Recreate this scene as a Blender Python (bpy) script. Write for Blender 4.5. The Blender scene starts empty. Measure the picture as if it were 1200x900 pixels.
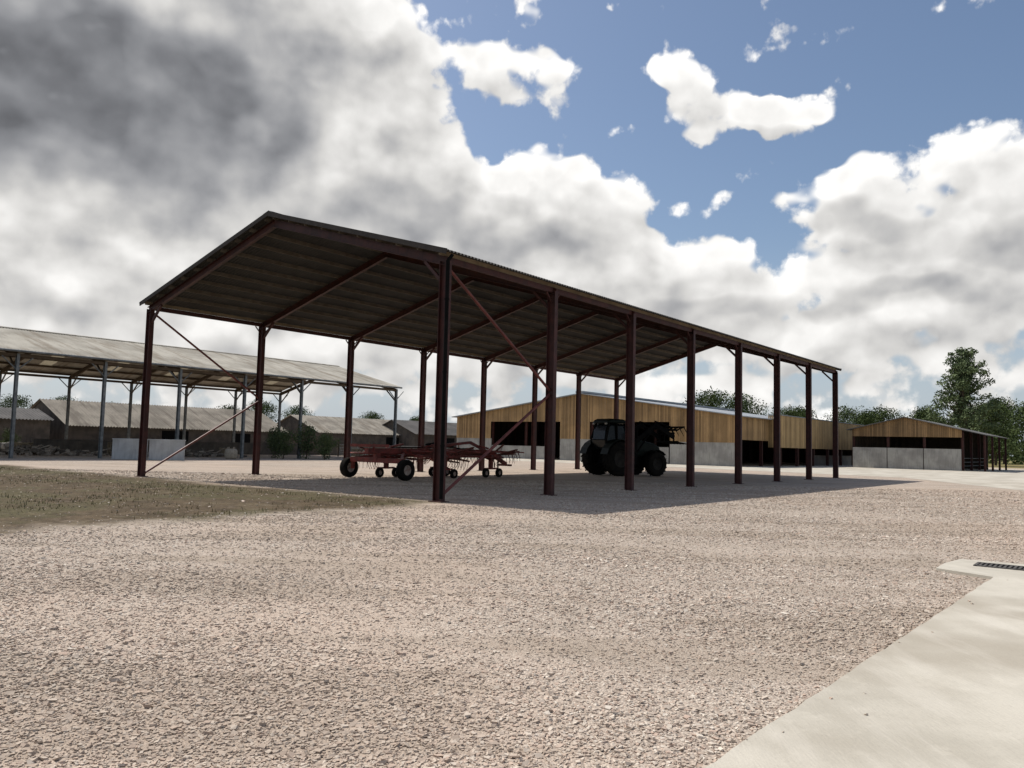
import bpy, math, random
import numpy as np
from mathutils import Vector, Matrix
random.seed(7); RNG=np.random.default_rng(7)
S=bpy.context.scene
S.view_settings.view_transform='Standard'
try: S.view_settings.look='None'
except Exception: pass
S.view_settings.exposure=0
YAW=math.atan2(.789,.614)
LV=Vector((math.cos(YAW),math.sin(YAW),0)); WV=Vector((-math.sin(YAW),math.cos(YAW),0))

# ------------------------------------------------------------ node helpers
class NT:
    def __init__(s,tree): s.t=tree
    def n(s,typ,**kw):
        nd=s.t.nodes.new(typ)
        for k,v in kw.items(): setattr(nd,k,v)
        return nd
    def _in(s,sock,v):
        if v is None: return
        if isinstance(v,bpy.types.NodeSocket): s.t.links.new(v,sock)
        else: sock.default_value=v
    def m(s,op,a,b=None,c=None,clamp=False):
        nd=s.n('ShaderNodeMath',operation=op,use_clamp=clamp)
        s._in(nd.inputs[0],a); s._in(nd.inputs[1],b); s._in(nd.inputs[2],c)
        return nd.outputs[0]
    def v(s,op,a,b=None,c=None):
        nd=s.n('ShaderNodeVectorMath',operation=op)
        s._in(nd.inputs[0],a); s._in(nd.inputs[1],b)
        if c is not None: s._in(nd.inputs[2],c)
        return nd.outputs['Value'] if op in('DOT_PRODUCT','LENGTH') else nd.outputs[0]
    def mr(s,v,a,b,c=0.,d=1.,smooth=True):
        nd=s.n('ShaderNodeMapRange',interpolation_type='SMOOTHSTEP' if smooth else 'LINEAR')
        s._in(nd.inputs[0],v)
        for i,x in enumerate((a,b,c,d)): s._in(nd.inputs[i+1],x)
        return nd.outputs[0]
    def mix(s,f,a,b,blend='MIX'):
        nd=s.n('ShaderNodeMix',data_type='RGBA',blend_type=blend)
        s._in(nd.inputs['Factor'],f)
        for k,val in((6,a),(7,b)):
            if isinstance(val,tuple) and len(val)==3: val=val+(1,)
            s._in(nd.inputs[k],val)
        return nd.outputs[2]
    def noise(s,vec,scale,detail=4,rough=.5,out=0,dim='3D'):
        nd=s.n('ShaderNodeTexNoise',noise_dimensions=dim)
        s._in(nd.inputs['Vector'],vec); nd.inputs['Scale'].default_value=scale
        nd.inputs['Detail'].default_value=detail; nd.inputs['Roughness'].default_value=rough
        return nd.outputs[out]
    def vor(s,vec,scale,feature='F1',dim='3D'):
        nd=s.n('ShaderNodeTexVoronoi',feature=feature,voronoi_dimensions=dim)
        s._in(nd.inputs['Vector'],vec); nd.inputs['Scale'].default_value=scale
        return nd

def newmat(name):
    m=bpy.data.materials.new(name); m.use_nodes=True
    t=NT(m.node_tree); p=m.node_tree.nodes['Principled BSDF']
    return m,t,p
def simple(name,c1,c2=None,rough=.7,metal=0,nscale=3.,bump=.0,bscale=30.,island=0.,spec=.3,streak=0.,stain=None):
    m,t,p=newmat(name)
    co=t.n('ShaderNodeTexCoord').outputs['Object']
    c2=c2 or tuple(x*.75 for x in c1)
    f=t.mr(t.noise(co,nscale,5,.6),.35,.65)
    col=t.mix(f,c1,c2)
    if streak:
        sv=t.v('MULTIPLY',co,(3,3,.35))
        col=t.mix(t.m('MULTIPLY',t.mr(t.noise(sv,2.5,4,.6),.45,.75),streak),col,tuple(x*.45 for x in c1))
    if stain:
        sv=t.v('MULTIPLY',co,(1.1,.12,.12))
        col=t.mix(t.m('MULTIPLY',t.mr(t.noise(sv,1.6,5,.65),.45,.68),.7),col,stain)
    if island:
        r=t.n('ShaderNodeNewGeometry').outputs['Random Per Island']
        k=t.mr(r,0,1,1-island,1+island,False)
        hs=t.n('ShaderNodeHueSaturation'); t._in(hs.inputs['Value'],k); t._in(hs.inputs['Color'],col); col=hs.outputs[0]
    t._in(p.inputs['Base Color'],col)
    p.inputs['Roughness'].default_value=rough; p.inputs['Metallic'].default_value=metal
    p.inputs['Specular IOR Level'].default_value=spec
    if bump:
        b=t.n('ShaderNodeBump'); b.inputs['Strength'].default_value=bump; b.inputs['Distance'].default_value=.02
        t._in(b.inputs['Height'],t.noise(co,bscale,4,.6)); t._in(p.inputs['Normal'],b.outputs[0])
    return m

# ------------------------------------------------------------ mesh builder
class MB:
    def __init__(s): s.v=[];s.f=[]
    def box(s,c,d,R=None):
        c=Vector(c);h=Vector(d)/2;b=len(s.v)
        for sx in(-1,1):
            for sy in(-1,1):
                for sz in(-1,1):
                    q=Vector((sx*h.x,sy*h.y,sz*h.z))
                    if R is not None:q=R@q
                    s.v.append(tuple(c+q))
        for f in((0,1,3,2),(4,6,7,5),(0,4,5,1),(2,3,7,6),(0,2,6,4),(1,5,7,3)): s.f.append(tuple(b+i for i in f))
    def frame(s,p0,p1,side):
        a=(Vector(p1)-Vector(p0)); L=a.length; a.normalize()
        x=Vector(side); x=(x-a*x.dot(a)).normalized(); y=a.cross(x)
        return Matrix((x,y,a)).transposed(),L,(Vector(p0)+Vector(p1))/2
    def beam(s,p0,p1,wx,wy,side=(1,0,0.001)):
        R,L,c=s.frame(p0,p1,side); s.box(c,(wx,wy,L),R)
    def hbeam(s,p0,p1,depth,width,side,tf=.018,tw=.012):
        R,L,c=s.frame(p0,p1,side)
        for k in(-1,1): s.box(c+R@Vector((k*(depth-tf)/2,0,0)),(tf,width,L),R)
        s.box(c,(depth-2*tf+.002,tw,L-.004),R)
    def cyl(s,p0,p1,r0,r1=None,n=10,cap=True):
        r1=r0 if r1 is None else r1
        a=(Vector(p1)-Vector(p0)).normalized()
        side=Vector((0,0,1)) if abs(a.z)<.9 else Vector((1,0,0))
        R,L,c=s.frame(p0,p1,side);b=len(s.v)
        for p,r in((p0,r0),(p1,r1)):
            for i in range(n):
                t=2*math.pi*i/n
                s.v.append(tuple(Vector(p)+R@Vector((r*math.cos(t),r*math.sin(t),0))))
        for i in range(n):
            j=(i+1)%n; s.f.append((b+i,b+j,b+n+j,b+n+i))
        if cap: s.f.append(tuple(b+i for i in reversed(range(n)))); s.f.append(tuple(b+n+i for i in range(n)))
    def lathe(s,prof,n=32,axis='y',c=(0,0,0)):
        b=len(s.v);m=len(prof);c=Vector(c)
        for i in range(n):
            t=2*math.pi*i/n
            for (r,h) in prof:
                q=Vector((r*math.cos(t),h,r*math.sin(t))) if axis=='y' else Vector((r*math.cos(t),r*math.sin(t),h))
                s.v.append(tuple(c+q))
        for i in range(n):
            j=(i+1)%n
            for k in range(m-1): s.f.append((b+i*m+k,b+i*m+k+1,b+j*m+k+1,b+j*m+k))
    def poly(s,pts):
        b=len(s.v); s.v+= [tuple(p) for p in pts]; s.f.append(tuple(range(b,b+len(pts))))
    def prism(s,pts,ext):
        b=len(s.v);n=len(pts);e=Vector(ext)
        s.v+=[tuple(p) for p in pts]+[tuple(Vector(p)+e) for p in pts]
        s.f.append(tuple(b+i for i in reversed(range(n))));s.f.append(tuple(b+n+i for i in range(n)))
        for i in range(n):
            j=(i+1)%n;s.f.append((b+i,b+j,b+n+j,b+n+i))
    def corr(s,x0,x1,ya,za,yb,zb,pitch=.146,amp=.027,seg=5,rows=2):
        n=max(4,int((x1-x0)/pitch*seg)); d=Vector((0,yb-ya,zb-za)); nr=Vector((0,-(zb-za),yb-ya)).normalized()
        if nr.z<0: nr=-nr
        b=len(s.v)
        for i in range(n+1):
            x=x0+(x1-x0)*i/n; w=amp*math.sin(2*math.pi*x/pitch)
            for k in range(rows):
                p=Vector((x,ya,za))+d*(k/(rows-1))+nr*w
                s.v.append(tuple(p))
        for i in range(n):
            for k in range(rows-1):
                a=b+i*rows+k; s.f.append((a,a+rows,a+rows+1,a+1))
    def make(s,name,mat,parent=None,smooth=False,bevel=0,solid=0):
        me=bpy.data.meshes.new(name); me.from_pydata(s.v,[],s.f); me.update()
        me.polygons.foreach_set('use_smooth',[bool(smooth)]*len(me.polygons))
        me.materials.append(mat)
        o=bpy.data.objects.new(name,me); S.collection.objects.link(o)
        if parent: o.parent=parent
        if bevel:
            b=o.modifiers.new('b','BEVEL'); b.width=bevel; b.segments=2; b.limit_method='ANGLE'
        if solid:
            b=o.modifiers.new('s','SOLIDIFY'); b.thickness=solid
        return o
def root(name,loc,rot,label,cat,group=None):
    e=bpy.data.objects.new(name,None); e.location=loc; e.rotation_euler=(0,0,rot); e.empty_display_size=.5
    S.collection.objects.link(e); e['label']=label; e['category']=cat
    if group: e['group']=group
    return e
def tag(o,label,cat,group=None):
    o['label']=label;o['category']=cat
    if group:o['group']=group
def copyobj(o,parent=None,loc=None,rot=None):
    c=o.copy(); S.collection.objects.link(c)
    if parent is not None:c.parent=parent
    if loc is not None:c.location=loc
    if rot is not None:c.rotation_euler=rot
    return c

# ------------------------------------------------------------ materials
M_red=simple('red_oxide_steel',(.07,.022,.018),(.042,.016,.014),.6,0,2.5,.15,20,streak=.6)
M_redbr=simple('red_brace',(.16,.045,.038),(.10,.03,.027),.5)
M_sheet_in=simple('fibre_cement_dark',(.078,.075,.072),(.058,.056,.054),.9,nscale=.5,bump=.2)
M_verge=simple('dark_verge',(.045,.038,.034),(.03,.026,.024),.9)
M_purlin=simple('timber_purlin',(.14,.115,.088),(.10,.08,.06),.85,nscale=3)
M_fascia=simple('timber_fascia',(.25,.195,.13),(.17,.13,.085),.8,nscale=2)
M_galv=simple('weathered_galvanised',(.20,.215,.22),(.12,.13,.135),.6,.3,3,streak=.4)
M_oldroof=simple('old_cement_roof',(.44,.415,.36),(.30,.28,.24),.95,nscale=.35,bump=.2,bscale=8,stain=(.19,.155,.115))
M_under=simple('old_roof_frame',(.11,.08,.055),(.08,.06,.04),.9)
M_sky=simple('skylight_sheet',(.40,.375,.31),(.3,.28,.23),.6)
t=NT(M_sky.node_tree); pr=M_sky.node_tree.nodes['Principled BSDF']; tr=t.n('ShaderNodeBsdfTranslucent'); tr.inputs[0].default_value=(.5,.43,.3,1)
ms=t.n('ShaderNodeMixShader'); ms.inputs[0].default_value=.18
t.t.links.new(pr.outputs[0],ms.inputs[1]);t.t.links.new(tr.outputs[0],ms.inputs[2]);t.t.links.new(ms.outputs[0],M_sky.node_tree.nodes['Material Output'].inputs[0])
M_board=simple('timber_boards',(.375,.24,.115),(.27,.172,.083),.8,nscale=.4,island=.3,streak=.3)
M_board2=simple('newer_timber_boards',(.44,.30,.145),(.34,.23,.11),.8,nscale=.4,island=.25,streak=.2)
M_board3=simple('browner_timber_boards',(.28,.175,.085),(.20,.128,.065),.85,nscale=.4,island=.3,streak=.3)
M_greyroof=simple('grey_roof_sheet',(.30,.32,.34),(.24,.26,.28),.6,nscale=.3,streak=.2)
M_greyroof2=simple('dull_roof_sheet',(.12,.115,.11),(.085,.083,.08),.8,nscale=.3)
M_conc=simple('concrete_panel',(.36,.35,.325),(.26,.25,.235),.9,nscale=.8,streak=.5)
M_panel=simple('light_grey_panel',(.42,.44,.45),(.32,.335,.34),.85,nscale=1.,streak=.5)
M_stonewall=simple('dark_block_wall',(.10,.085,.07),(.06,.052,.045),.95,nscale=1.2,bump=.3,bscale=6)
M_yardwall=simple('yard_wall',(.14,.12,.10),(.085,.075,.065),.95,nscale=1.2,bump=.3,bscale=6,streak=.5)
M_rear=simple('shade_coloured_boarding',(.05,.037,.027),(.035,.027,.02),.9,island=.3)  # boards darkened so their colour carries the shade inside the open barns
M_tile=simple('brown_sheet_roof',(.30,.27,.225),(.20,.18,.15),.95,nscale=.5,stain=(.13,.11,.09))
M_tile2=simple('lichened_sheet_roof',(.35,.32,.27),(.22,.20,.17),.95,nscale=.7,stain=(.16,.13,.10))
M_slate=simple('dark_sheet_roof',(.13,.122,.117),(.08,.077,.075),.9,nscale=.5)
M_tyre=simple('tyre_rubber',(.010,.0095,.009),(.017,.015,.013),.95,nscale=4,spec=.04)
M_rim=simple('dark_rim',(.04,.037,.032),(.025,.022,.02),.8,spec=.08)
M_rimr=simple('pale_wheel_hub',(.42,.36,.31),(.26,.17,.14),.7,nscale=8)
M_trac=simple('dark_green_paint',(.006,.010,.007),(.004,.007,.005),.5,spec=.12)
M_black=simple('black_metal',(.008,.008,.008),(.005,.005,.005),.8,spec=.06)
M_glass=simple('dark_cab_glass',(.006,.008,.009),(.005,.006,.007),.25,spec=.2)
M_iron=simple('grey_iron',(.11,.105,.10),(.07,.067,.063),.95,spec=.05)
M_slot=simple('slot_shade_colour',(.03,.029,.027),(.02,.02,.02),1.,spec=.0)  # near-black colour standing in for the shade down the drain
M_lamp=simple('lamp_lens',(.3,.28,.25),(.25,.23,.2),.4)
M_rake=simple('red_implement_paint',(.21,.038,.028),(.11,.027,.02),.6,nscale=4)
M_rust=simple('rusty_red_arm',(.16,.042,.03),(.07,.027,.02),.8,nscale=9)
M_tine=simple('tine_steel',(.08,.065,.055),(.05,.04,.035),.6,.3)
M_bag=simple('woven_bag',(.38,.33,.26),(.27,.23,.18),.9,nscale=6,bump=.3)
M_trunk=simple('bark',(.10,.075,.055),(.06,.045,.035),.95,nscale=4,bump=.5)
M_rub=simple('rubble',(.25,.22,.19),(.14,.12,.10),.95,island=.5)
M_pal=simple('pallet_wood',(.30,.24,.16),(.2,.16,.11),.9,island=.3)

def leafmat(name,c1,c2):
    m,t,p=newmat(name)
    r=t.n('ShaderNodeNewGeometry').outputs['Random Per Island']
    co=t.n('ShaderNodeTexCoord').outputs['Object']
    f=t.m('MULTIPLY_ADD',t.mr(t.noise(co,.5,3),.35,.65),.6,t.m('MULTIPLY',r,.4))
    col=t.mix(f,c1,c2); t._in(p.inputs['Base Color'],col); p.inputs['Roughness'].default_value=.8
    p.inputs['Specular IOR Level'].default_value=.15
    return m
M_leaf=leafmat('oak_leaves',(.035,.055,.018),(.08,.11,.035))
M_leaf2=leafmat('pale_leaves',(.045,.068,.03),(.10,.13,.055))
M_leaf3=leafmat('feathery_leaves',(.075,.105,.05),(.14,.175,.085))
M_dry=leafmat('dry_grass',(.17,.135,.07),(.09,.10,.04))

def ground_mat():
    m,t,p=newmat('gravel_ground')
    P=t.n('ShaderNodeNewGeometry').outputs['Position']
    big=t.noise(P,.12,4,.6,dim='2D'); mid=t.noise(P,.9,5,.6,dim='2D')
    v1=t.vor(P,56,dim='2D'); v3=t.vor(P,17,dim='2D')
    sep=t.n('ShaderNodeSeparateColor'); t._in(sep.inputs[0],v1.outputs['Color'])
    sep3=t.n('ShaderNodeSeparateColor'); t._in(sep3.inputs[0],v3.outputs['Color'])
    c=t.mix(t.mr(sep.outputs[0],.1,.9),(.34,.28,.23),(.56,.485,.405))
    c=t.mix(t.m('MULTIPLY',t.mr(sep.outputs[1],.65,1.),.45),c,(.44,.31,.24))
    c=t.mix(t.m('MULTIPLY',t.mr(sep.outputs[2],.7,1.),.4),c,(.23,.195,.165))
    c=t.mix(t.mr(v1.outputs['Distance'],.45,.8,0.,.42),c,(.16,.125,.10))
    c=t.mix(t.m('MULTIPLY',sep3.outputs[0],.18),c,(.23,.185,.15))
    c=t.mix(t.m('MULTIPLY',sep3.outputs[1],.16),c,(.62,.55,.475))
    c=t.mix(t.m('MULTIPLY',t.mr(big,.4,.66),.5),c,(.50,.395,.315))
    c=t.mix(t.m('MULTIPLY',t.mr(mid,.5,.75),.4),c,(.29,.24,.19))
    tr=t.noise(t.v('MULTIPLY',P,(.2,1.2,1)),.8,3,.5,dim='2D')
    c=t.mix(t.m('MULTIPLY',t.mr(tr,.48,.64),.5),c,(.31,.25,.195))
    T=(-1.3,21.7,0)
    q=t.v('SUBTRACT',P,T)
    wob=t.m('MULTIPLY_ADD',t.noise(P,.35,7,.7,dim='2D'),4.,-2.)
    s=t.m('ADD',t.v('DOT_PRODUCT',q,tuple(LV)),wob); w=t.m('ADD',t.v('DOT_PRODUCT',q,tuple(WV)),wob)
    mask=t.m('MULTIPLY',t.mr(s,.7,-.9),t.mr(w,-.6,1.2))
    brk=t.mr(t.noise(P,3.,6,.7,dim='2D'),.30,.45)
    mask2=t.m('MULTIPLY',mask,t.m('MULTIPLY_ADD',brk,.2,.8))
    d=t.mix(t.mr(t.noise(P,1.3,7,.7,dim='2D'),.35,.65),(.072,.052,.031),(.125,.092,.056))
    d=t.mix(t.m('MULTIPLY',t.mr(t.noise(P,.22,6,.65,dim='2D'),.44,.58),.7),d,(.095,.088,.042))
    d=t.mix(t.m('MULTIPLY',t.mr(t.noise(t.v('ADD',P,(31,7,0)),.5,6,.65,dim='2D'),.55,.68),.55),d,(.17,.135,.085))
    d=t.mix(t.mr(t.noise(P,9,4,.7,dim='2D'),.48,.66,0,.75),d,(.038,.028,.018))
    c=t.mix(mask2,c,d)
    far=t.v('LENGTH',t.v('MULTIPLY',t.v('SUBTRACT',P,(5,55,0)),(1,1,0)))
    g=t.mix(t.mr(t.noise(P,.03,4,dim='2D'),.4,.6),(.10,.12,.04),(.24,.20,.09))
    c=t.mix(t.mr(t.m('ADD',far,t.m('MULTIPLY',big,20)),92,100),c,g)
    t._in(p.inputs['Base Color'],c); p.inputs['Roughness'].default_value=.95; p.inputs['Specular IOR Level'].default_value=.15
    h=t.m('MULTIPLY_ADD',sep.outputs[0],1.,t.m('MULTIPLY',v1.outputs['Distance'],-.8))
    h=t.m('MULTIPLY_ADD',t.noise(P,1.5,5,.6,dim='2D'),2.,h)
    h=t.m('MULTIPLY_ADD',sep3.outputs[0],1.2,h)
    b=t.n('ShaderNodeBump'); b.inputs['Strength'].default_value=.62; b.inputs['Distance'].default_value=.018
    t._in(b.inputs['Height'],h); t._in(p.inputs['Normal'],b.outputs[0])
    return m
M_ground=ground_mat()
def slab_mat():
    m,t,p=newmat('pale_concrete')
    P=t.n('ShaderNodeNewGeometry').outputs['Position']
    c=t.mix(t.mr(t.noise(P,.7,7,.65),.35,.65),(.49,.455,.385),(.38,.35,.29))
    c=t.mix(t.mr(t.noise(P,2.2,8,.75),.52,.72,0,.5),c,(.56,.52,.44))
    c=t.mix(t.mr(t.noise(P,.35,3,.6),.44,.62,0,.65),c,(.32,.28,.22))
    c=t.mix(t.mr(t.noise(P,60,3,.6),.5,.8,0,.3),c,(.25,.22,.18))
    c=t.mix(t.mr(t.noise(t.v('MULTIPLY',P,(2.6,.5,1)),1.2,4,.6),.5,.7,0,.25),c,(.60,.56,.49))
    t._in(p.inputs['Base Color'],c); p.inputs['Roughness'].default_value=.85
    br=t.noise(t.v('MULTIPLY',P,(60,8,1)),1.,3)
    b=t.n('ShaderNodeBump'); b.inputs['Strength'].default_value=.35; b.inputs['Distance'].default_value=.008
    t._in(b.inputs['Height'],t.m('ADD',br,t.noise(P,25,5,.7))); t._in(p.inputs['Normal'],b.outputs[0])
    return m
M_slab=slab_mat()
def stone_mat():
    m,t,p=newmat('gravel_stone')
    r=t.n('ShaderNodeNewGeometry').outputs['Random Per Island']
    P=t.n('ShaderNodeNewGeometry').outputs['Position']
    cr=t.n('ShaderNodeValToRGB'); t._in(cr.inputs[0],r)
    e=cr.color_ramp.elements; e[0].color=(.28,.235,.195,1); e[0].position=0; e[1].color=(.63,.565,.485,1); e[1].position=1
    for pos,c in((.1,(.37,.30,.245,1)),(.22,(.46,.345,.275,1)),(.4,(.49,.415,.345,1)),(.6,(.42,.35,.29,1)),(.8,(.54,.475,.40,1))):
        x=e.new(pos); x.color=c
    c=t.mix(t.m('MULTIPLY',t.mr(t.noise(P,.9,5,.6,dim='2D'),.5,.75),.4),cr.outputs[0],(.30,.245,.195))
    c=t.mix(t.m('MULTIPLY',t.mr(t.noise(P,.12,4,.6,dim='2D'),.4,.66),.35),c,(.50,.395,.315))
    tr=t.noise(t.v('MULTIPLY',P,(.2,1.2,1)),.8,3,.5,dim='2D')
    c=t.mix(t.m('MULTIPLY',t.mr(tr,.48,.64),.45),c,(.31,.25,.195))
    t._in(p.inputs['Base Color'],c); p.inputs['Roughness'].default_value=.9; p.inputs['Specular IOR Level'].default_value=.2
    return m
M_stone=stone_mat()

# ------------------------------------------------------------ ground & slabs
g=MB(); R=4000
g.v=[(-R,-R,0),(R,-R,0),(R,R,0),(-R,R,0)]; g.f=[(0,1,2,3)]
gr=g.make('ground',M_ground); gr['kind']='structure'
sl=MB(); edge=[]
P0=Vector((-2.2,.18,0)); P1=Vector((6.3,10.6,0))
for i in range(0,61):
    q=P0.lerp(P1,i/60); j=random.uniform(-.008,.008) if 0<i<60 else 0
    edge.append((q.x+j,q.y-j,-.05))
edge+=[(5.92,11.3,-.05),(6.3,11.8,-.05),(6.85,12.36,-.05),(9.0,10.95,-.05),(26,-2.5,-.05),(14,-14,-.05),(-9,-9,-.05)]
sl.prism(edge,(0,0,.09))
o=sl.make('concrete_pavement',M_slab); o['kind']='structure'
fy=MB(); pts=[(24,36.0),(26.8,55),(20.5,62),(14,70),(-3,83),(-8,90),(-6,101),(23,79),(46,110),(80,95),(120,70),(60,20)]
fy.poly([(x,y,.006) for x,y in pts])
o=fy.make('concrete_yard',M_slab); o['kind']='structure'

dr=root('drain_grate',(7.15,11.45,.04),math.atan2(-.614,.789),'grey iron slotted drain cover set in the pale concrete','drain')
b=MB(); b.box((0,-.19,.006),(1.0,.04,.02)); b.box((0,.19,.006),(1.0,.04,.02)); b.box((-.5,0,.006),(.04,.42,.02)); b.box((.5,0,.006),(.04,.42,.02)); b.make('frame',M_iron,dr)
b=MB()
for i in range(16): b.box((-.45+i*.06,0,.006),(.03,.34,.014))
b.make('grating',M_iron,dr)
b=MB(); b.box((0,0,.0005),(.96,.34,.004)); b.make('slot_shade',M_slot,dr)  # dark plate in place of the shaded hollow under the bars

def stones():
    n0=int(330000)
    y=3+ (RNG.random(n0)**1.65)*34
    x=RNG.uniform(-1,1,n0)*(.725*y+.5)
    f1=.5+.5*np.sin(x*.35+y*1.15+.8*np.sin(x*.5))*np.sin(y*.55-x*.2+1.3)   # compacted strips carry fewer stones
    keepp=RNG.random(n0)<(.42+.58*f1)
    x=x[keepp]; y=y[keepp]; f1=f1[keepp]; n=len(x)
    s=(RNG.uniform(.005,.0105,n)+.0004*y)*RNG.choice([.5,.7,.9,1,1,1.3,1.8],n,p=[.15,.18,.2,.17,.15,.11,.04])*(.85+.25*f1)
    k=(P1-P0).normalized(); nx,ny=k.y,-k.x
    dd=(x-P0.x)*nx+(y-P0.y)*ny
    along=(x-P0.x)*k.x+(y-P0.y)*k.y
    on=(dd>-.015)&(along<(P1-P0).length)
    keep=(dd<-.015)|(along>(P1-P0).length+2.3)|(on&(dd<.5)&(RNG.random(n)<.006*np.exp(-dd*5)))
    A=np.stack([x[keep],y[keep],s[keep],np.where(on[keep],.04,0.)],1); n=len(A)
    q=A[:,:2]-np.array([[-1.3,21.7]])
    inside=(q@np.array([LV.x,LV.y])<RNG.normal(0,.5,n))&(q@np.array([WV.x,WV.y])>RNG.normal(0,.5,n))
    A=A[~(inside&(RNG.random(n)<.97))]; n=len(A)
    base=np.array([[sx,sy,sz] for sx in(-1,1) for sy in(-1,1) for sz in(-1,1)],float)
    V=base[None]*np.array([1,1,.5])*RNG.uniform(.3,1.15,(n,8,3))
    V[:,:,0]*=RNG.uniform(.8,1.5,(n,1))
    ang=RNG.uniform(0,6.28,n); ca,sa=np.cos(ang),np.sin(ang)
    tl=RNG.uniform(-.55,.55,n); ct,st=np.cos(tl),np.sin(tl)
    y2=V[:,:,1]*ct[:,None]-V[:,:,2]*st[:,None]; z2=V[:,:,1]*st[:,None]+V[:,:,2]*ct[:,None]
    x3=V[:,:,0]*ca[:,None]-y2*sa[:,None]; y3=V[:,:,0]*sa[:,None]+y2*ca[:,None]
    s=A[:,2][:,None]
    out=np.stack([A[:,0][:,None]+x3*s,A[:,1][:,None]+y3*s,A[:,3][:,None]+(z2+.1)*s+RNG.uniform(0,.003,(n,1))],2).reshape(-1,3)
    F=np.array([(0,1,3,2),(4,6,7,5),(0,4,5,1),(2,3,7,6),(0,2,6,4),(1,5,7,3)])
    faces=(np.arange(n)[:,None,None]*8+F[None]).reshape(-1)
    me=bpy.data.meshes.new('gravel'); me.vertices.add(n*8); me.vertices.foreach_set('co',out.reshape(-1))
    me.loops.add(n*24); me.loops.foreach_set('vertex_index',faces)
    me.polygons.add(n*6); me.polygons.foreach_set('loop_start',np.arange(n*6)*4)
    me.update(calc_edges=True); me.polygons.foreach_set('use_smooth',np.zeros(n*6,bool)); me.materials.append(M_stone)
    o=bpy.data.objects.new('loose_gravel',me); S.collection.objects.link(o)
    o['kind']='stuff'; tag(o,'loose pale limestone gravel covering the farm yard','gravel')
stones()

def weeds():
    b=MB()
    for i in range(6500):
        a=random.uniform(-18,-.5); w=random.uniform(.5,28)
        if math.sin(a*.9+w*.35)+math.sin(w*.8-a*.4)<random.uniform(-1.4,1.8): continue
        c=Vector((-1.7,21.2,0))+LV*a+WV*w
        for k in range(4):
            d=random.uniform(0,6.28);h=random.uniform(.02,.09)
            p=c+Vector((random.uniform(-.12,.12),random.uniform(-.12,.12),0))
            sd=Vector((math.cos(d),math.sin(d),0))*.009
            b.poly([p-sd,p+sd,p+Vector((sd.y*4,-sd.x*4,h))])
    o=b.make('dry_weeds',M_dry); o['kind']='stuff'; tag(o,'sparse dry weeds on the bare brown soil','weeds')
weeds()

# ------------------------------------------------------------ main open barn
BAY=5.2; NB=7; WD=15.9; LN=BAY*NB; EZ=6.95; RZ=9.22; HW=WD/2; SL=(RZ-EZ)/HW
barn=root('open_hay_barn',(-1.92,22.1,0),YAW,'tall open-sided steel barn, dark red frame and corrugated roof, on gravel','barn')
def rz(y,off=0): return EZ+SL*min(y,WD-y)+off
b=MB(); b.hbeam((0,0,-.05),(0,0,EZ-.3),.30,.18,(0,1,0)); b.box((0,0,.012),(.34,.46,.024))
post=b.make('post',M_red,barn)
first=True
for i in range(NB+1):
    for y in(0,WD):
        if first: first=False; continue
        copyobj(post,barn,(i*BAY,y,0))
b=MB(); b.hbeam((0,-.12,EZ-.34),(0,HW,RZ-.31),.24,.14,(0,-.2,1),.016,.012)
b.beam((0,.14,EZ-.85),(0,.8,EZ+SL*.8-.44),.09,.08,(0,-1,1))
raf=b.make('rafter',M_red,barn)
for i in range(NB+1):
    if i: copyobj(raf,barn,(i*BAY,0,0))
    copyobj(raf,barn,(i*BAY,WD,0),(0,0,math.pi))
for k in range(10):
    for side in(0,1):
        y=.02+k*(HW-.25)/9; b=MB()
        yy=y if side==0 else WD-y
        b.box((LN/2,yy,rz(y)-.11),(LN+.5,.05,.13))
        b.make('purlin',M_fascia if k==0 else M_purlin,barn)
b=MB()
for s in(0,1):
    ya=-.32; za=EZ+SL*ya
    if s==0: b.corr(-.3,LN+.3,ya,za,HW-.0,RZ)
    else: b.corr(-.3,LN+.3,WD-ya,za,HW,RZ)
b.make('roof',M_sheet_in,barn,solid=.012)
b=MB(); b.beam((-.3,HW-.13,RZ+.015),(LN+.3,HW-.13,RZ+.015),.3,.03,(0,1,SL)); b.beam((-.3,HW+.13,RZ+.015),(LN+.3,HW+.13,RZ+.015),.3,.03,(0,1,-SL)); b.make('ridge_cap',M_sheet_in,barn)
for x in(-.31,LN+.31):
    b=MB()
    b.beam((x,-.3,EZ-.3*SL-.04),(x,HW,RZ-.04),.15,.03,(0,-SL,1)); b.beam((x,WD+.3,EZ-.3*SL-.04),(x,HW,RZ-.04),.15,.03,(0,SL,1)); b.make('verge_board',M_verge,barn)
for y in(0,WD):
    b=MB()
    for i in range(NB): b.box((i*BAY+BAY/2,y,EZ-.262),(BAY-.03,.09,.165))
    b.make('eave_beam',M_red,barn)
b=MB(); b.beam((.05,0,EZ-.68),(.36,0,EZ-.36),.04,.04,(0,1,0)); b.beam((-.05,0,EZ-.68),(-.36,0,EZ-.36),.04,.04,(0,1,0))
kb=b.make('knee_brace',M_red,barn); kb.location=(BAY,0,0)
for i in range(1,NB):
    for y in(0,WD):
        if i==1 and y==0: continue
        copyobj(kb,barn,(i*BAY,y,0))
def brace(p,q,r=.045):
    b=MB(); b.cyl(p,q,r,n=8); b.make('diagonal_brace',M_redbr,barn)
for y in(.03,WD-.03):
    brace((.12,y,.15),(BAY-.05,y,3.25)); brace((.1,y,EZ-.45),(BAY-.05,y,3.4))
b=MB(); b.cyl((-.17,-.24,.1),(-.17,-.24,EZ-.35),.055,n=12); b.cyl((-.17,-.24,EZ-.35),(-.1,-.34,EZ-.18),.05,n=10)
for z in(1.5,3.5,5.5): b.cyl((-.17,-.24,z),(-.17,-.24,z+.05),.068,n=12)
b.make('downpipe',M_black,barn)

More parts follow.
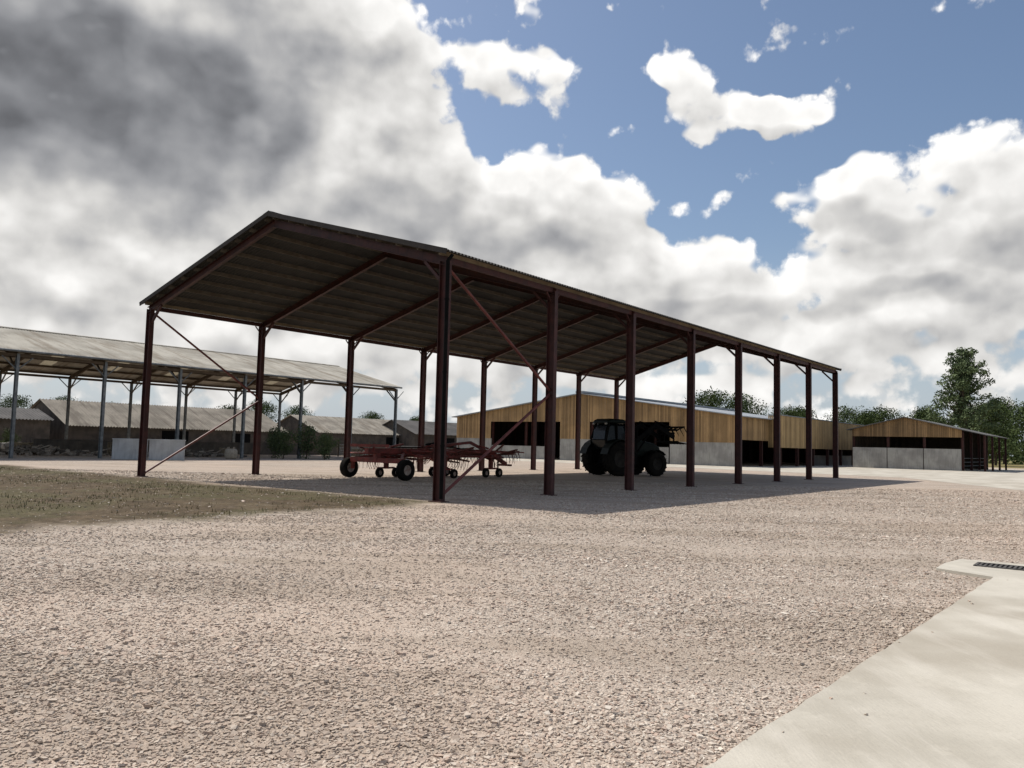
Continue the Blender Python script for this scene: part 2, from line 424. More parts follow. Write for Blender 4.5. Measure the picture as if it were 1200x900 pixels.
# ------------------------------------------------------------ old grey barn
ob=root('old_open_barn',(-31.3,50.8,0),YAW,'old open pole barn with grey galvanised posts and weathered cement roof','barn')
B2=5.5; EZ2=6.9; RZ2=9.2; W2=18; H2=9; X0,X1=-11,33
b=MB(); b.hbeam((0,0,-.05),(0,0,EZ2-.3),.26,.17,(0,1,0)); p2=b.make('post',M_galv,ob); p2.location=(X0,0,0)
for i in range(9):
    for y in(0,W2):
        if i==0 and y==0: continue
        copyobj(p2,ob,(X0+i*B2,y,0))
b=MB(); b.hbeam((0,0,EZ2-.42),(0,H2,RZ2-.4),.3,.14,(0,-.2,1)); b.beam((0,.12,EZ2-1.4),(0,1.5,EZ2-.2),.1,.08,(0,-1,1))
r2=b.make('rafter',M_under,ob); r2.location=(X0,0,0)
for i in range(9):
    if i: copyobj(r2,ob,(X0+i*B2,0,0))
    copyobj(r2,ob,(X0+i*B2,W2,0),(0,0,math.pi))
b=MB(); b.beam((.05,0,EZ2-1.3),(.95,0,EZ2-.45),.07,.06,(0,1,0)); b.beam((-.05,0,EZ2-1.3),(-.95,0,EZ2-.45),.07,.06,(0,1,0))
k2=b.make('knee_brace',M_galv,ob); k2.location=(X0,0,0)
for i in range(9):
    for y in(0,W2):
        if i==0 and y==0: continue
        copyobj(k2,ob,(X0+i*B2,y,0))
for k in range(6):
    for sd in(0,1):
        y=.02+k*1.72; b=MB(); b.box(((X0+X1)/2,y if sd==0 else W2-y,EZ2+(RZ2-EZ2)/H2*y-.13),(X1-X0+.3,.07,.18)); b.make('purlin',M_under,ob)
b=MB(); s2=(RZ2-EZ2)/H2
def Z2(y): return EZ2+s2*y
b.corr(X0-.3,X1+.3,-.4,Z2(-.4),H2,RZ2,pitch=.2,amp=.04,seg=6)
x=X0-.3
for i in range(8):
    xa=X0+i*B2+2.2; xb=xa+1.02
    b.corr(x,xa,W2+.4,Z2(-.4),H2,RZ2,seg=4)
    b.corr(xa,xb,W2+.4,Z2(-.4),W2-1.6,Z2(1.6),seg=4); b.corr(xa,xb,W2-5.2,Z2(5.2),H2,RZ2,seg=4)
    k=MB(); k.corr(xa,xb,W2-1.6,Z2(1.6),W2-5.2,Z2(5.2),seg=4); k.make('skylight',M_sky,ob)
    x=xb
b.corr(x,X1+.3,W2+.4,Z2(-.4),H2,RZ2,seg=4)
b.make('roof',M_oldroof,ob)
b=MB(); b.beam((X0-.3,H2-.13,RZ2+.03),(X1+.3,H2-.13,RZ2+.03),.3,.03,(0,1,s2)); b.beam((X0-.3,H2+.13,RZ2+.03),(X1+.3,H2+.13,RZ2+.03),.3,.03,(0,1,-s2)); b.make('ridge_cap',M_oldroof,ob)
for y in(0,W2):
    b=MB(); b.box(((X0+X1)/2,y,EZ2-.4),(X1-X0,.08,.2)); b.make('eave_beam',M_under,ob)
b=MB(); b.cyl((X0-.3,-.46,Z2(-.4)-.06),(X1+.3,-.46,Z2(-.4)-.06),.07,n=8); b.make('gutter',M_galv,ob)

# ------------------------------------------------------------ timber-clad barns
def clad(b,axis,fix,a0,a1,botf,topf,w=.17,gap=.022,th=.03):
    n=int((a1-a0)/w)
    for i in range(n):
        a=a0+(i+.5)*(a1-a0)/n; z0=botf(a); z1=topf(a)
        if z1-z0<.05: continue
        j=random.uniform(-.015,.015)
        if axis=='y': b.box((fix+j,a,(z0+z1)/2),(th,w-gap,z1-z0))
        else: b.box((a,fix+j,(z0+z1)/2),(w-gap,th,z1-z0))
cb=root('timber_clad_barn',(22.1,77.8,0),YAW,'wide cattle barn with honey timber boarding, grey roof and concrete walls','barn')
LW,LL,e3,r3=36.5,42,4.95,7.45
def z3(y): return e3+(r3-e3)*(1-abs(y-LW/2)/(LW/2))
def bot(y):
    if y<7.5: return 2.3
    if y<17: return 4.3
    if y<21: return 2.4
    if y<31: return 4.3
    return 2.3
b=MB(); clad(b,'y',0,0,LW,bot,lambda y:z3(y)-.05); b.make('gable_boarding',M_board,cb)
b=MB(); clad(b,'x',-.02,0.1,7.4,lambda x:2.6,lambda x:e3-.1); b.make('side_boarding',M_board,cb)
b=MB(); clad(b,'x',-1.3,7.4,LL,lambda x:1.95,lambda x:5.25); clad(b,'y',7.4,-1.3,0,lambda y:1.95,lambda y:5.25); b.make('extension_boarding',M_board2,cb)
b=MB(); b.box((24.7,-.75,5.3),(34.8,1.3,.07)); b.make('extension_roof',M_greyroof,cb)
b=MB(); clad(b,'y',LL,0,LW,lambda y:0.0,lambda y:z3(y)-.05,.4,.0); clad(b,'x',LW,0.1,LL,lambda x:0.0,lambda x:e3-.05,.4,.0); b.make('rear_boarding',M_rear,cb)  # full rear walls added to stop light and keep the interior dark
for c,d in(((.1,3.75,1.15),(.15,7.4,2.3)),((.1,33.75,1.15),(.15,5.5,2.3)),((.1,9.7,.85),(.15,4.2,1.7)),((.1,19.0,1.2),(.15,4.0,2.4)),((14,12,.9),(.15,8,1.8)),((.1,26.4,.75),(.15,9.0,1.5)),((30,.1,.6),(18,.15,1.2))):
    b=MB(); b.box(c,d); b.make('concrete_wall',M_conc,cb)
b=MB()
b.prism([(-.5,-.5,e3-.06),(-.5,LW/2,r3+.01),(-.5,LW/2,r3-.07),(-.5,-.5,e3-.15)],(LL+1,0,0))
b.prism([(-.5,LW+.5,e3-.06),(-.5,LW+.5,e3-.15),(-.5,LW/2,r3-.075),(-.5,LW/2,r3+.005)],(LL+1,0,0))
b.make('roof',M_greyroof,cb)
b=MB(); b.box((LL/2,LW/2,r3+.12),(LL+1,.9,.22)); b.make('ridge_vent',M_greyroof,cb)
b=MB(); b.hbeam((0,0,0),(0,0,e3-.2),.3,.2,(0,1,0)); pp=b.make('post',M_red,cb); pp.location=(.35,.2,0)
for i in range(0,8):
    for y in(.2,7.5,12.2,17,21,26,31,LW-.2):
        if i==0 and y==.2: continue
        if i>0 and y in(7.5,17,26,31): continue
        copyobj(pp,cb,(.35+i*5.6,y,0))
for i in range(1,8): copyobj(pp,cb,(2.0+i*5.4,-1.15,0))
sb=root('small_timber_barn',(46.6,83.4,0),YAW,'smaller timber-gabled livestock shed with concrete wall and open side','barn')
LW4,LL4,e4,r4=10.8,18,4.3,5.6
def z4(y): return e4+(r4-e4)*(1-abs(y-LW4/2)/(LW4/2))
b=MB(); clad(b,'y',0,0,LW4,lambda y:3.45 ,lambda y:z4(y)-.05); b.make('gable_boarding',M_board3,sb)
b=MB(); clad(b,'y',LL4,0,LW4,lambda y:0,lambda y:z4(y)-.05,.4,0); clad(b,'x',LW4,.1,LL4,lambda y:0,lambda y:e4-.05,.4,0); b.make('rear_boarding',M_rear,sb)  # rear boards take the darkened colour, standing in for interior shade
for i in range(3):
    b=MB(); b.box((.08,1.85+i*3.58,1.12),(.15,3.5,2.24)); b.make('concrete_wall',M_conc,sb)
ss=(r4-e4)/(LW4/2)
b=MB(); b.prism([(-.5,-2.2,e4-2.2*ss),(-.5,LW4/2,r4+.01),(-.5,LW4/2,r4-.07),(-.5,-2.2,e4-2.2*ss-.08)],(LL4+1,0,0))
b.prism([(-.5,LW4+.5,e4-.1),(-.5,LW4+.5,e4-.18),(-.5,LW4/2,r4-.075),(-.5,LW4/2,r4+.005)],(LL4+1,0,0)); b.make('roof',M_greyroof2,sb)
b=MB(); b.hbeam((0,0,0),(0,0,e4-.2),.25,.18,(0,1,0)); pp=b.make('post',M_red,sb); pp.location=(.3,0,0)
for i in range(1,4): copyobj(pp,sb,(.3+i*5.4,0,0))
for i in range(3): copyobj(pp,sb,(.3,3.58+i*3.58,0))
b=MB(); b.hbeam((0,0,0),(0,0,e4-2*ss-.1),.2,.14,(0,1,0)); pp=b.make('canopy_post',M_red,sb); pp.location=(.3,-2.0,0)
for i in range(1,4): copyobj(pp,sb,(.3+i*5.4,-2.0,0))
for zz in(.5,.9,1.3):
    b=MB(); b.cyl((.4,.05,zz),(LL4,.05,zz),.03,n=6); b.make('rail',M_galv,sb)

# ------------------------------------------------------------ old outbuildings
def outb(loc,ln,wd,e,r,roofm,wallm,label,doors=(),yaw=YAW):
    rt=root('farm_outbuilding',loc,yaw,label,'farm building')
    b=MB(); h=wd/2
    b.prism([(0,0,0),(0,wd,0),(0,wd,e),(0,h,r),(0,0,e)],(ln,0,0)); b.make('wall',wallm,rt)
    b=MB(); sp=(r-e)/h
    b.corr(-.3,ln+.3,-.35,e-.35*sp+.06,h,r+.06,.3,.06,4); b.corr(-.3,ln+.3,wd+.35,e-.35*sp+.06,h,r+.06,.3,.06,4); b.make('roof',roofm,rt)
    for (x,w,z) in doors:
        b=MB(); b.box((x,-.012,z/2),(w,.03,z)); b.make('door',M_black,rt)
    return rt
outb((-42.5,77.5,0),25,12,2.5,5.0,M_tile,M_stonewall,'long low farm building with brown weathered sheet roof',doors=((11,3,2.2),(19,2.4,2.1)))
outb((-24,101,0),21,11,2.6,4.7,M_tile2,M_stonewall,'low farm shed with tan sheet roof behind the old barn',doors=((13,3,2.2),))
outb((-13,110,0),20,9,2.8,4.6,M_slate,M_stonewall,'low dark-roofed shed beyond the yard',doors=((6,4,2.3),))
outb((-54,63,0),17,7,2.9,3.9,M_slate,M_yardwall,'dark low shed with brownish block walls behind the old barn')
w=MB(); w.box((0,0,.55),(30,.3,1.1)); w.box((0,0,1.13),(30.1,.38,.07)); o=w.make('boundary_wall',M_yardwall); o.location=(-29,76.5,0); o.rotation_euler=(0,0,YAW); tag(o,'long low brownish block wall behind the old barn','wall')
o=copyobj(o); o.location=(-10,97,0)

# ------------------------------------------------------------ wheels
def wheel(parent,name,loc,r,w,rimm,lugs=0,rr=.55):
    e=bpy.data.objects.new(name,None); S.collection.objects.link(e); e.parent=parent; e.location=loc
    b=MB(); h=w/2; ri=r*rr
    b.lathe([(ri,-h*.75),(ri*1.08,-h*.95),(r*.82,-h),(r*.95,-h*.85),(r*.985,-h*.5),(r*.99,0),(r*.985,h*.5),(r*.95,h*.85),(r*.82,h),(ri*1.08,h*.95),(ri,h*.75),(ri,-h*.75)],40)
    if lugs:
        for i in range(lugs):
            for sd in(-1,1):
                t=2*math.pi*(i+(.5 if sd>0 else 0))/lugs
                R=Matrix.Rotation(-t,3,'Y')@Matrix.Rotation(sd*.6,3,'X')
                c=Matrix.Rotation(-t,3,'Y')@Vector((r*.985,sd*h*.48,0))
                b.box(c,(r*.06,h*1.05,r*.06),R)
    b.make('tyre',M_tyre,e,smooth=False)
    b=MB(); b.lathe([(.001,-h*.2),(ri*.35,-h*.2),(ri*.4,-h*.35),(ri*.85,-h*.1),(ri*.97,-h*.7),(ri*1.02,-h*.75)],28); b.lathe([(.001,h*.2),(ri*.35,h*.2),(ri*.4,h*.35),(ri*.85,h*.1),(ri*.97,h*.7),(ri*1.02,h*.75)],28)
    b.make('rim',rimm,e,smooth=True)
    return e

# ------------------------------------------------------------ tractor
tc=root('tractor',(5.5,45.7,0),math.radians(32),'dark green farm tractor with front loader parked under the barn','tractor')
for y in(-.95,.95):
    wheel(tc,'rear_wheel',(0,y,.96),.96,.62,M_rim,20,.5)
    wheel(tc,'front_wheel',(2.75,y*.97,.70),.70,.5,M_rim,18,.5)
b=MB(); b.prism([(.9,-.46,1.05),(3.35,-.42,1.0),(3.65,-.4,1.3),(3.6,-.4,1.66),(3.2,-.42,1.86),(2.4,-.44,2.0),(.95,-.46,2.1)],(0,.9,0)); b.make('bonnet',M_trac,tc,bevel=.14)
b=MB(); b.box((1.6,0,.88),(3.4,.5,.45)); b.box((2.7,0,.68),(.35,1.5,.22)); b.box((0,0,.93),(.5,1.4,.5)); b.box((3.45,0,.85),(.35,.75,.45)); b.box((.9,-.75,.85),(.8,.45,.5)); b.box((.9,.75,.85),(.8,.45,.5)); b.make('chassis',M_black,tc,bevel=.02)
b=MB(); b.prism([(-.55,-.68,1.45),(.70,-.68,1.2),(1.0,-.66,1.95),(.92,-.63,2.4),(.66,-.56,2.92),(-.36,-.56,2.92),(-.58,-.62,2.5),(-.68,-.66,2.0)],(0,1.32,0)); b.make('cab_glass',M_glass,tc,bevel=.14)
b=MB()
for y in(-.70,.68):
    k=.86
    for p,q in(((-.56,y,1.4),(-.69,y,2.0)),((-.69,y,2.0),(-.40,y*k,2.93)),((.72,y,1.2),(1.01,y,1.95)),((1.01,y,1.95),(.72,y*k,2.93)),((.1,y,1.3),(.1,y*.92,2.9))): b.beam(p,q,.08,.06)
b.beam((-.67,-.70,2.0),(-.67,.68,2.0),.05,.05); b.beam((-.65,-.71,1.38),(.75,-.71,1.2),.08,.06,(0,1,0)); b.make('cab_frame',M_black,tc)
b=MB(); b.prism([(-.58,-.70,2.93),(1.0,-.70,2.93),(.94,-.68,3.06),(.6,-.64,3.17),(-.25,-.64,3.19),(-.52,-.68,3.09)],(0,1.4,0)); b.make('cab_roof',M_trac,tc,bevel=.09)
for y in(-.95,.95):
    b=MB(); pts=[]
    for i in range(9):
        t=math.radians(15+i*19); pts.append((math.cos(t)*1.07,math.sin(t)*1.07+.96))
    for i in range(8):
        (xa,za),(xb,zb)=pts[i],pts[i+1]; b.beam((xa,y,za),(xb,y,zb),.6,.03,(0,1,0))
    b.make('mudguard',M_trac,tc)
    b=MB(); pts=[(2.75+math.cos(math.radians(a))*.79,.70+math.sin(math.radians(a))*.79) for a in range(40,161,20)]
    for i in range(len(pts)-1): b.beam((pts[i][0],y*.97,pts[i][1]),(pts[i+1][0],y*.97,pts[i+1][1]),.45,.02,(0,1,0))
    b.make('front_mudguard',M_black,tc)
b=MB(); b.cyl((1.15,-.58,1.8),(1.15,-.58,2.8),.055,n=10); b.cyl((1.15,-.58,2.8),(1.23,-.63,2.95),.05,n=10); b.make('exhaust',M_black,tc)
for y in(-.26,.2):
    b=MB(); b.box((3.63,y+.03,1.45),(.05,.16,.12)); b.make('headlight',M_lamp,tc,bevel=.01)
for y in(-.55,.55):
    b=MB(); b.box((-.60,y,2.9),(.08,.14,.09)); b.make('work_light',M_lamp,tc)
for y in(-1,1):
    b=MB(); b.beam((.9,y*.7,2.4),(1.1,y*1.1,2.4),.03,.03); b.box((1.1,y*1.15,2.3),(.05,.2,.35)); b.make('mirror',M_black,tc)
for y in(-.45,.45):
    b=MB(); b.beam((-.45,y,.75),(-1.2,y*.9,.6),.07,.05); b.beam((-.35,y,1.35),(-.85,y*.9,1.3),.08,.06); b.beam((-.85,y*.9,1.3),(-.9,y*.9,.68),.03,.03); b.make('linkage_arm',M_black,tc)
ld=bpy.data.objects.new('front_loader',None); S.collection.objects.link(ld); ld.parent=tc
for y in(-.66,.66):
    b=MB(); b.box((1.45,y,1.35),(.22,.12,1.3)); b.beam((1.45,y,1.92),(3.0,y,2.95),.24,.12,(0,0,1)); b.beam((2.95,y,2.97),(4.4,y,2.25),.22,.11,(0,0,1)); b.cyl((1.55,y,1.3),(2.7,y,2.62),.05,n=8); b.cyl((2.9,y,3.15),(4.2,y,2.85),.04,n=8); b.cyl((4.2,y,2.85),(4.45,y,2.3),.035,n=8)
    b.make('loader_arm',M_black,ld)
b=MB(); b.cyl((3.4,-.62,2.75),(3.4,.62,2.75),.07,n=10); b.box((4.45,0,2.5),(.07,1.3,.1)); b.box((4.45,0,2.0),(.07,1.3,.1))
for y in(-.6,-.2,.2,.6): b.box((4.45,y,2.25),(.06,.08,.5))
b.make('carriage',M_black,ld)
b=MB(); b.beam((4.5,-.9,2.0),(4.5,.9,2.0),.1,.1)
for k in range(8):
    y=-.87+k*.25; b.cyl((4.5,y,1.98),(5.5,y,1.86),.035,.012,n=6)
for k in range(5):
    y=-.8+k*.4; b.cyl((4.5,y,2.68),(5.05,y,2.88),.04,n=6); b.cyl((5.05,y,2.88),(5.45,y,2.35),.035,.012,n=6)
b.cyl((4.5,-.85,2.68),(4.5,.85,2.68),.055,n=8); b.cyl((5.05,-.85,2.88),(5.05,.85,2.88),.045,n=8); b.make('bale_grab',M_black,ld)

# ------------------------------------------------------------ rotary hay rake
hr=root('hay_rake',(-5.7,34.6,0),YAW,'dull red rotary hay rake with tyres, folded under the barn','hay rake')
for y in(-1.75,1.75): wheel(hr,'road_wheel',(0,y,.44),.44,.32,M_rimr,0,.48)
b=MB(); b.beam((-.6,0,1.2),(7.6,0,1.2),.22,.24,(0,0,1)); b.beam((7.5,0,1.2),(8.9,0,.6),.16,.18,(0,0,1)); b.beam((8.8,-.45,.55),(8.8,.45,.55),.1,.1); b.beam((0,-1.6,.8),(0,1.6,.8),.2,.2,(0,0,1)); b.beam((0,0,.75),(0,0,1.2),.22,.22)
for y in(-1.5,1.5): b.beam((0,y,.4),(0,y,.9),.12,.12); b.beam((0,y,.85),(1.6,0,1.15),.11,.11,(0,0,1))
b.beam((2.4,-.1,1.35),(6.0,-.1,1.66),.12,.12,(0,0,1)); b.beam((6.0,-.1,1.64),(7.3,0,1.25),.12,.12,(0,0,1))
b.beam((1.0,-1.3,1.0),(7.0,-1.2,1.0),.1,.1,(0,0,1)); b.beam((1.0,1.4,.95),(7.4,1.1,.95),.1,.1,(0,0,1))
for xx in(1.6,3.2,4.8,6.4): b.beam((xx,-1.3,1.0),(xx+.8,1.3,1.1),.08,.08,(0,0,1))
b.make('main_frame',M_rake,hr)
b=MB()
for y in(-.16,.16):
    b.cyl((1.0,y,1.35),(4.6,y,1.42),.02,n=6); b.cyl((4.6,y,1.42),(8.6,y*.5,1.0),.018,n=6)
b.cyl((3.0,.0,1.5),(4.4,0,1.7),.05,n=8); b.cyl((5.2,.25,1.3),(6.6,.25,1.36),.045,n=8); b.make('hydraulic_hose',M_black,hr)
b=MB(); b.cyl((8.4,.1,.0),(8.4,.1,1.0),.04,n=8); b.box((8.4,.1,.02),(.25,.25,.04)); b.make('support_leg',M_tine,hr)
b=MB(); b.cyl((-.3,-.12,1.2),(-.3,-.12,1.5),.05,n=8); b.box((-.45,0,1.42),(.04,2.4,.12)); b.make('light_bar',M_rake,hr)
proto={}
def armmesh():
    b=MB(); b.cyl((.35,0,0),(1.35,0,0),.042,n=8)
    for xx in(.86,1.04,1.22,1.36):
        b.cyl((xx,0,0.0),(xx+.02,.02,-.26),.013,n=5); b.cyl((xx+.02,.02,-.26),(xx+.02,.10,-.46),.010,n=5)
    b.beam((.75,0,0),(1.42,0,0),.07,.05,(0,1,0))
    return b
for ri_,(cx,cy,zz) in enumerate(((1.7,1.2,.12),(3.2,-1.0,.26),(4.9,1.0,.1),(6.6,-.9,.28))):
    rt=bpy.data.objects.new('rotor',None); S.collection.objects.link(rt); rt.parent=hr; rt.location=(cx,cy,0)
    b=MB(); b.lathe([(.001,.98+zz),(.16,.98+zz),(.3,.86+zz),(.42,.82+zz),(.42,.68+zz),(.3,.62+zz),(.12,.55+zz),(.12,.4)],20,'z'); b.make('gearbox',M_rake,rt,smooth=False)
    b=MB(); b.beam((0,0,.95+zz),(0,0,1.25),.14,.14); b.beam((0,0,1.24),(0,-cy,1.24),.16,.16,(0,0,1)); b.cyl((0,-cy*.2,1.38),(0,-cy*.85,1.5),.045,n=8); b.beam((-.5,0,.42),(.5,0,.42),.08,.08,(0,0,1)); b.make('support_arm',M_rake,rt)
    for sx in(-.5,.5): wheel(rt,'rotor_wheel',(sx,-.12,.22),.22,.15,M_rimr,0,.45)
    for k in range(12):
        a=2*math.pi*k/12+.2+ri_*.17
        if 0 not in proto: proto[0]=armmesh().make('tine_arm',M_rust,rt); ao=proto[0]
        else: ao=copyobj(proto[0],rt)
        ao.location=(0,0,.76+zz+.05*math.sin(k*2.1)); ao.rotation_euler=(random.uniform(-.6,.6),random.uniform(-.4,.14),a+random.uniform(-.12,.12))
    b=MB()
    for sg in(1,-1):
        pts=[(sg*math.cos(math.radians(t))*1.6,math.sin(math.radians(t))*1.6,.95+zz) for t in range(-60,61,20)]
        for i in range(len(pts)-1): b.cyl(pts[i],pts[i+1],.028,n=6)
        b.cyl((0,0,1.0+zz),pts[0],.024,n=6); b.cyl((0,0,1.0+zz),pts[-1],.024,n=6)
    b.make('guard_rail',M_rake,rt)

# ------------------------------------------------------------ yard objects
for i,(x,y,rr,lean) in enumerate(((-24.9,53.0,.02,.10),(-22.6,53.3,.08,.12))):
    b=MB(); b.box((0,0,.68),(2.25,.14,1.3)); b.box((0,-.0,1.36),(2.3,.2,.07)); 
    for sx in(-.7,.7): b.box((sx,.45,.35),(.12,.9,.12)); b.beam((sx,.85,.38),(sx,.08,1.2),.08,.08)
    o=b.make('free_standing_panel',M_panel,None,bevel=.01); o.location=(x,y,0); o.rotation_euler=(0,0,rr); tag(o,'light grey free-standing concrete panel on the gravel','panel','light grey concrete panels')
def bag(loc,rot):
    r=root('bulk_bag',loc,rot,'beige woven bulk bag standing by the old barn','bag')
    r.scale=(.8,.8,.8)
    b=MB(); b.lathe([(.001,0),(.45,0),(.56,.12),(.6,.45),(.57,.8),(.48,.95),(.2,.9),(.001,.88)],18,'z'); o=b.make('sack',M_bag,r,smooth=True)
    b=MB()
    for a in range(4):
        t=a*math.pi/2+.6; x,y=math.cos(t)*.45,math.sin(t)*.45
        b.beam((x,y,.9),(x*.8,y*.8,1.15),.05,.015); b.beam((x*.8,y*.8,1.15),(x*.55,y*.9,.9),.05,.015)
    b.make('handle',M_bag,r)
bag((-21.2,61.5,0),.3)
def rub(loc,rot,n,sx,sy,h,label):
    b=MB()
    for i in range(n):
        x=random.gauss(0,1); y=random.gauss(0,1); z=max(0,h*math.exp(-(x*x+y*y)/2)*random.random())
        R=Matrix.Rotation(random.uniform(0,3),3,'Z')@Matrix.Rotation(random.uniform(-.8,.8),3,'X')
        b.box((x*sx,y*sy,z+.06),(random.uniform(.1,.6),random.uniform(.1,.35),random.uniform(.06,.22)),R)
    for i in range(18):
        x=random.uniform(-1.5,1.5)*sx;y=random.uniform(-1,1)*sy;a=random.uniform(0,3)
        b.beam((x,y,.2),(x+math.cos(a)*1.6,y+math.sin(a)*.8,.2+random.uniform(0,.6)),.08,.05)
    o=b.make('rubble_heap',M_rub); o.location=loc; o.rotation_euler=(0,0,rot); o['kind']='stuff'; tag(o,label,'rubble')
rub((-35,60,0),.5,220,2.6,1.2,.6,'heap of broken concrete and timber under the old barn')
rub((-27,66,0),.8,160,2.2,1.0,.6,'low heap of scrap timber and blocks')
def pallets(loc,rot,n):
    r=root('pallet_stack',loc,rot,'stack of weathered wooden pallets under the old barn','pallets','pallet stacks')
    for k in range(n):
        b=MB(); z=k*.145
        for i in range(7): b.box((-.55+i*.183,0,z+.13),(.11,1.0,.022))
        for y in(-.45,0,.45): b.box((0,y,z+.07),(1.2,.09,.09)); 
        for i in(-.55,0,.55): b.box((i,0,z+.012),(.11,1.0,.02))
        b.make('pallet',M_pal,r)
for (x,y,r_,n) in((-38,63,.2,6),(-36.6,64.5,.5,4),(-32,66,.9,7),(-24.5,70,.3,5),(-14.5,76,.1,6)): pallets((x,y,0),r_,n)
def block(loc,rot):
    b=MB(); b.box((0,0,.4),(1.6,.8,.78)); 
    for x in(-.4,.4): b.cyl((x,0,.79),(x,0,.86),.12,n=12)
    o=b.make('concrete_block',M_conc,None,bevel=.04); o.location=loc; o.rotation_euler=(0,0,rot); tag(o,'large pale concrete block on the gravel by the old barn','concrete block','concrete blocks')
for i in range(5): block((-43+i*1.15,60.2+i*1.45,0),YAW)
def gate(loc,rot):
    r=root('field_gate',loc,rot,'galvanised tubular field gate closing the yard','gate','galvanised gates')
    b=MB()
    for z in(.2,.4,.6,.85,1.15): b.cyl((0,0,z),(3.6,0,z),.025,n=6)
    for x in(0,1.8,3.6): b.cyl((x,0,.18),(x,0,1.17),.03,n=6)
    b.make('frame',M_galv,r)
    b=MB(); b.box((-.15,0,.75),(.14,.14,1.5)); b.make('post',M_trunk,r)
for i in range(5): gate((-17.5+i*3.0,83+i*1.2,0),.38)

# ------------------------------------------------------------ vegetation
def leafcloud(centers,radii,nleaf,size,flat=.8,seed=0):
    rg=np.random.default_rng(seed); V=[]
    for (c,r,n) in zip(centers,radii,nleaf):
        u=rg.normal(size=(n,3)); u/=np.linalg.norm(u,axis=1)[:,None]
        rad=r*(rg.random(n)**.45)*rg.uniform(.85,1.15,n)
        p=np.array(c)+u*rad[:,None]*np.array([1,1,flat])
        a=rg.normal(size=(n,3)); a/=np.linalg.norm(a,axis=1)[:,None]
        bb=np.cross(a,rg.normal(size=(n,3))); bb/=np.linalg.norm(bb,axis=1)[:,None]
        s=rg.uniform(.5,1.2,n)[:,None]*size
        V.append(np.stack([p-a*s,p-bb*s*.6,p+a*s,p+bb*s*.6],1))
    V=np.concatenate(V); n=len(V)
    return V.reshape(-1,3),np.arange(n*4).reshape(-1,4)
def mkmesh(name,V,F,mat):
    me=bpy.data.meshes.new(name); me.vertices.add(len(V)); me.vertices.foreach_set('co',V.reshape(-1))
    me.loops.add(F.size); me.loops.foreach_set('vertex_index',F.reshape(-1)); me.polygons.add(len(F)); me.polygons.foreach_set('loop_start',np.arange(len(F))*4)
    me.update(calc_edges=True); me.materials.append(mat); return me
def tree_meshes(h,w,base,mat,seed,clumps=40,per=110,leaf=.16,cr=.2,column=False):
    rg=random.Random(seed); b=MB()
    b.cyl((0,0,-.1),(0.1,0,h*.35),h*.022,h*.016,8); b.cyl((0.1,0,h*.35),(rg.uniform(-.3,.3),.1,h*.85),h*.016,h*.004,7)
    cs=[];rs=[];ns=[]
    for i in range(clumps):
        t=rg.random(); z=base+(h-base)*(.08+.88*t)
        prof=math.sin(math.pi*min(1,max(.0,(.12+.8*t))))**.7 if not column else (1-.66*t**2.4)*(.65+.35*min(1,t*4))
        a=rg.uniform(0,6.28); rr=w/2*prof*rg.uniform(.05,.9)
        c=(math.cos(a)*rr,math.sin(a)*rr,z); cs.append(c); k=rg.uniform(.6,1.3)*w*cr*(1 if not column else (1-.3*t)); rs.append(k); ns.append(int(per*k*k/((w*cr)**2))+10)
        if i%2==0: b.cyl((0,0,max(h*.15,z-rr*.8-.5)),c,h*.006,h*.0015,5,False)
    V,F=leafcloud(cs,rs,ns,leaf,.75,seed)
    tm=bpy.data.meshes.new('trunk'); tm.from_pydata(b.v,[],b.f); tm.update(); tm.materials.append(M_trunk)
    return tm,mkmesh('crown',V,F,mat)
def place(ms,loc,rot,sc,name,label,group=None,cat='tree'):
    r=root(name,loc,rot,label,cat,group); r.scale=(sc,sc,sc) if not isinstance(sc,tuple) else sc
    for nm,me in(('trunk',ms[0]),('crown',ms[1])):
        o=bpy.data.objects.new(nm,me); S.collection.objects.link(o); o.parent=r
oakA=tree_meshes(12,12,2.2,M_leaf,3,60,150,.2,.17); oakB=tree_meshes(11,9,1.8,M_leaf,5,50,150,.2,.19); oakC=tree_meshes(11,13,2,M_leaf2,9,60,150,.2,.17)
tall=tree_meshes(19.5,12.5,1.5,M_leaf3,21,230,120,.2,.09,True)
place(tall,(73.5,131,0),.4,1,'tall_tree','tall airy pale green tree standing above the sheds')
G='trees beyond the farm yard'; Lb='broad dark green tree beyond the farm buildings'
T=[(40,160,oakA,1.05),(47,163,oakC,1.08),(33,166,oakB,.85),(62,172,oakB,.95),(70,170,oakC,.95),(79,172,oakA,.9),(88,171,oakB,1.0),(97,165,oakC,1.05),(66,150,oakB,.8),(84,140,oakA,.85),(64,99,oakB,.72),(72,101,oakC,.8),(80,110,oakA,.95),
   (-92,150,oakC,.72),(-84,152,oakA,.68),(-100,150,oakB,.8),(-76,153,oakB,.66),(-50,160,oakA,.72),(-43,162,oakC,.7),(-57,163,oakB,.7),(-20,170,oakB,.6),(-30,172,oakA,.62),(58,168,oakA,.85),(105,172,oakA,1.1)]
for i,(x,y,mm,s) in enumerate(T): place(mm,(x,y,0),i*1.3,s,'oak_tree',Lb,G)
bush=tree_meshes(2.2,2.4,.1,M_leaf2,33,18,120,.07,.22)
for i,(x,y,s) in enumerate([(-18.5,66,1.),(-17,67.5,1.2),(-16,70,.9),(-41,66,.8),(-15.2,66.4,.9),(-19.6,67.5,1.1)]): place(bush,(x,y,0),i,s,'elder_bush','small scrubby green bush beside the old barn','bushes by the old barn','bush')
cs=[];rs=[];ns=[]
rg=random.Random(4)
for i in range(520):
    a=math.radians(rg.uniform(-75,75)); d=rg.uniform(195,235); k=rg.uniform(2.,4.2)
    cs.append((math.sin(a)*d,math.cos(a)*d,k*.7)); rs.append(k); ns.append(150)
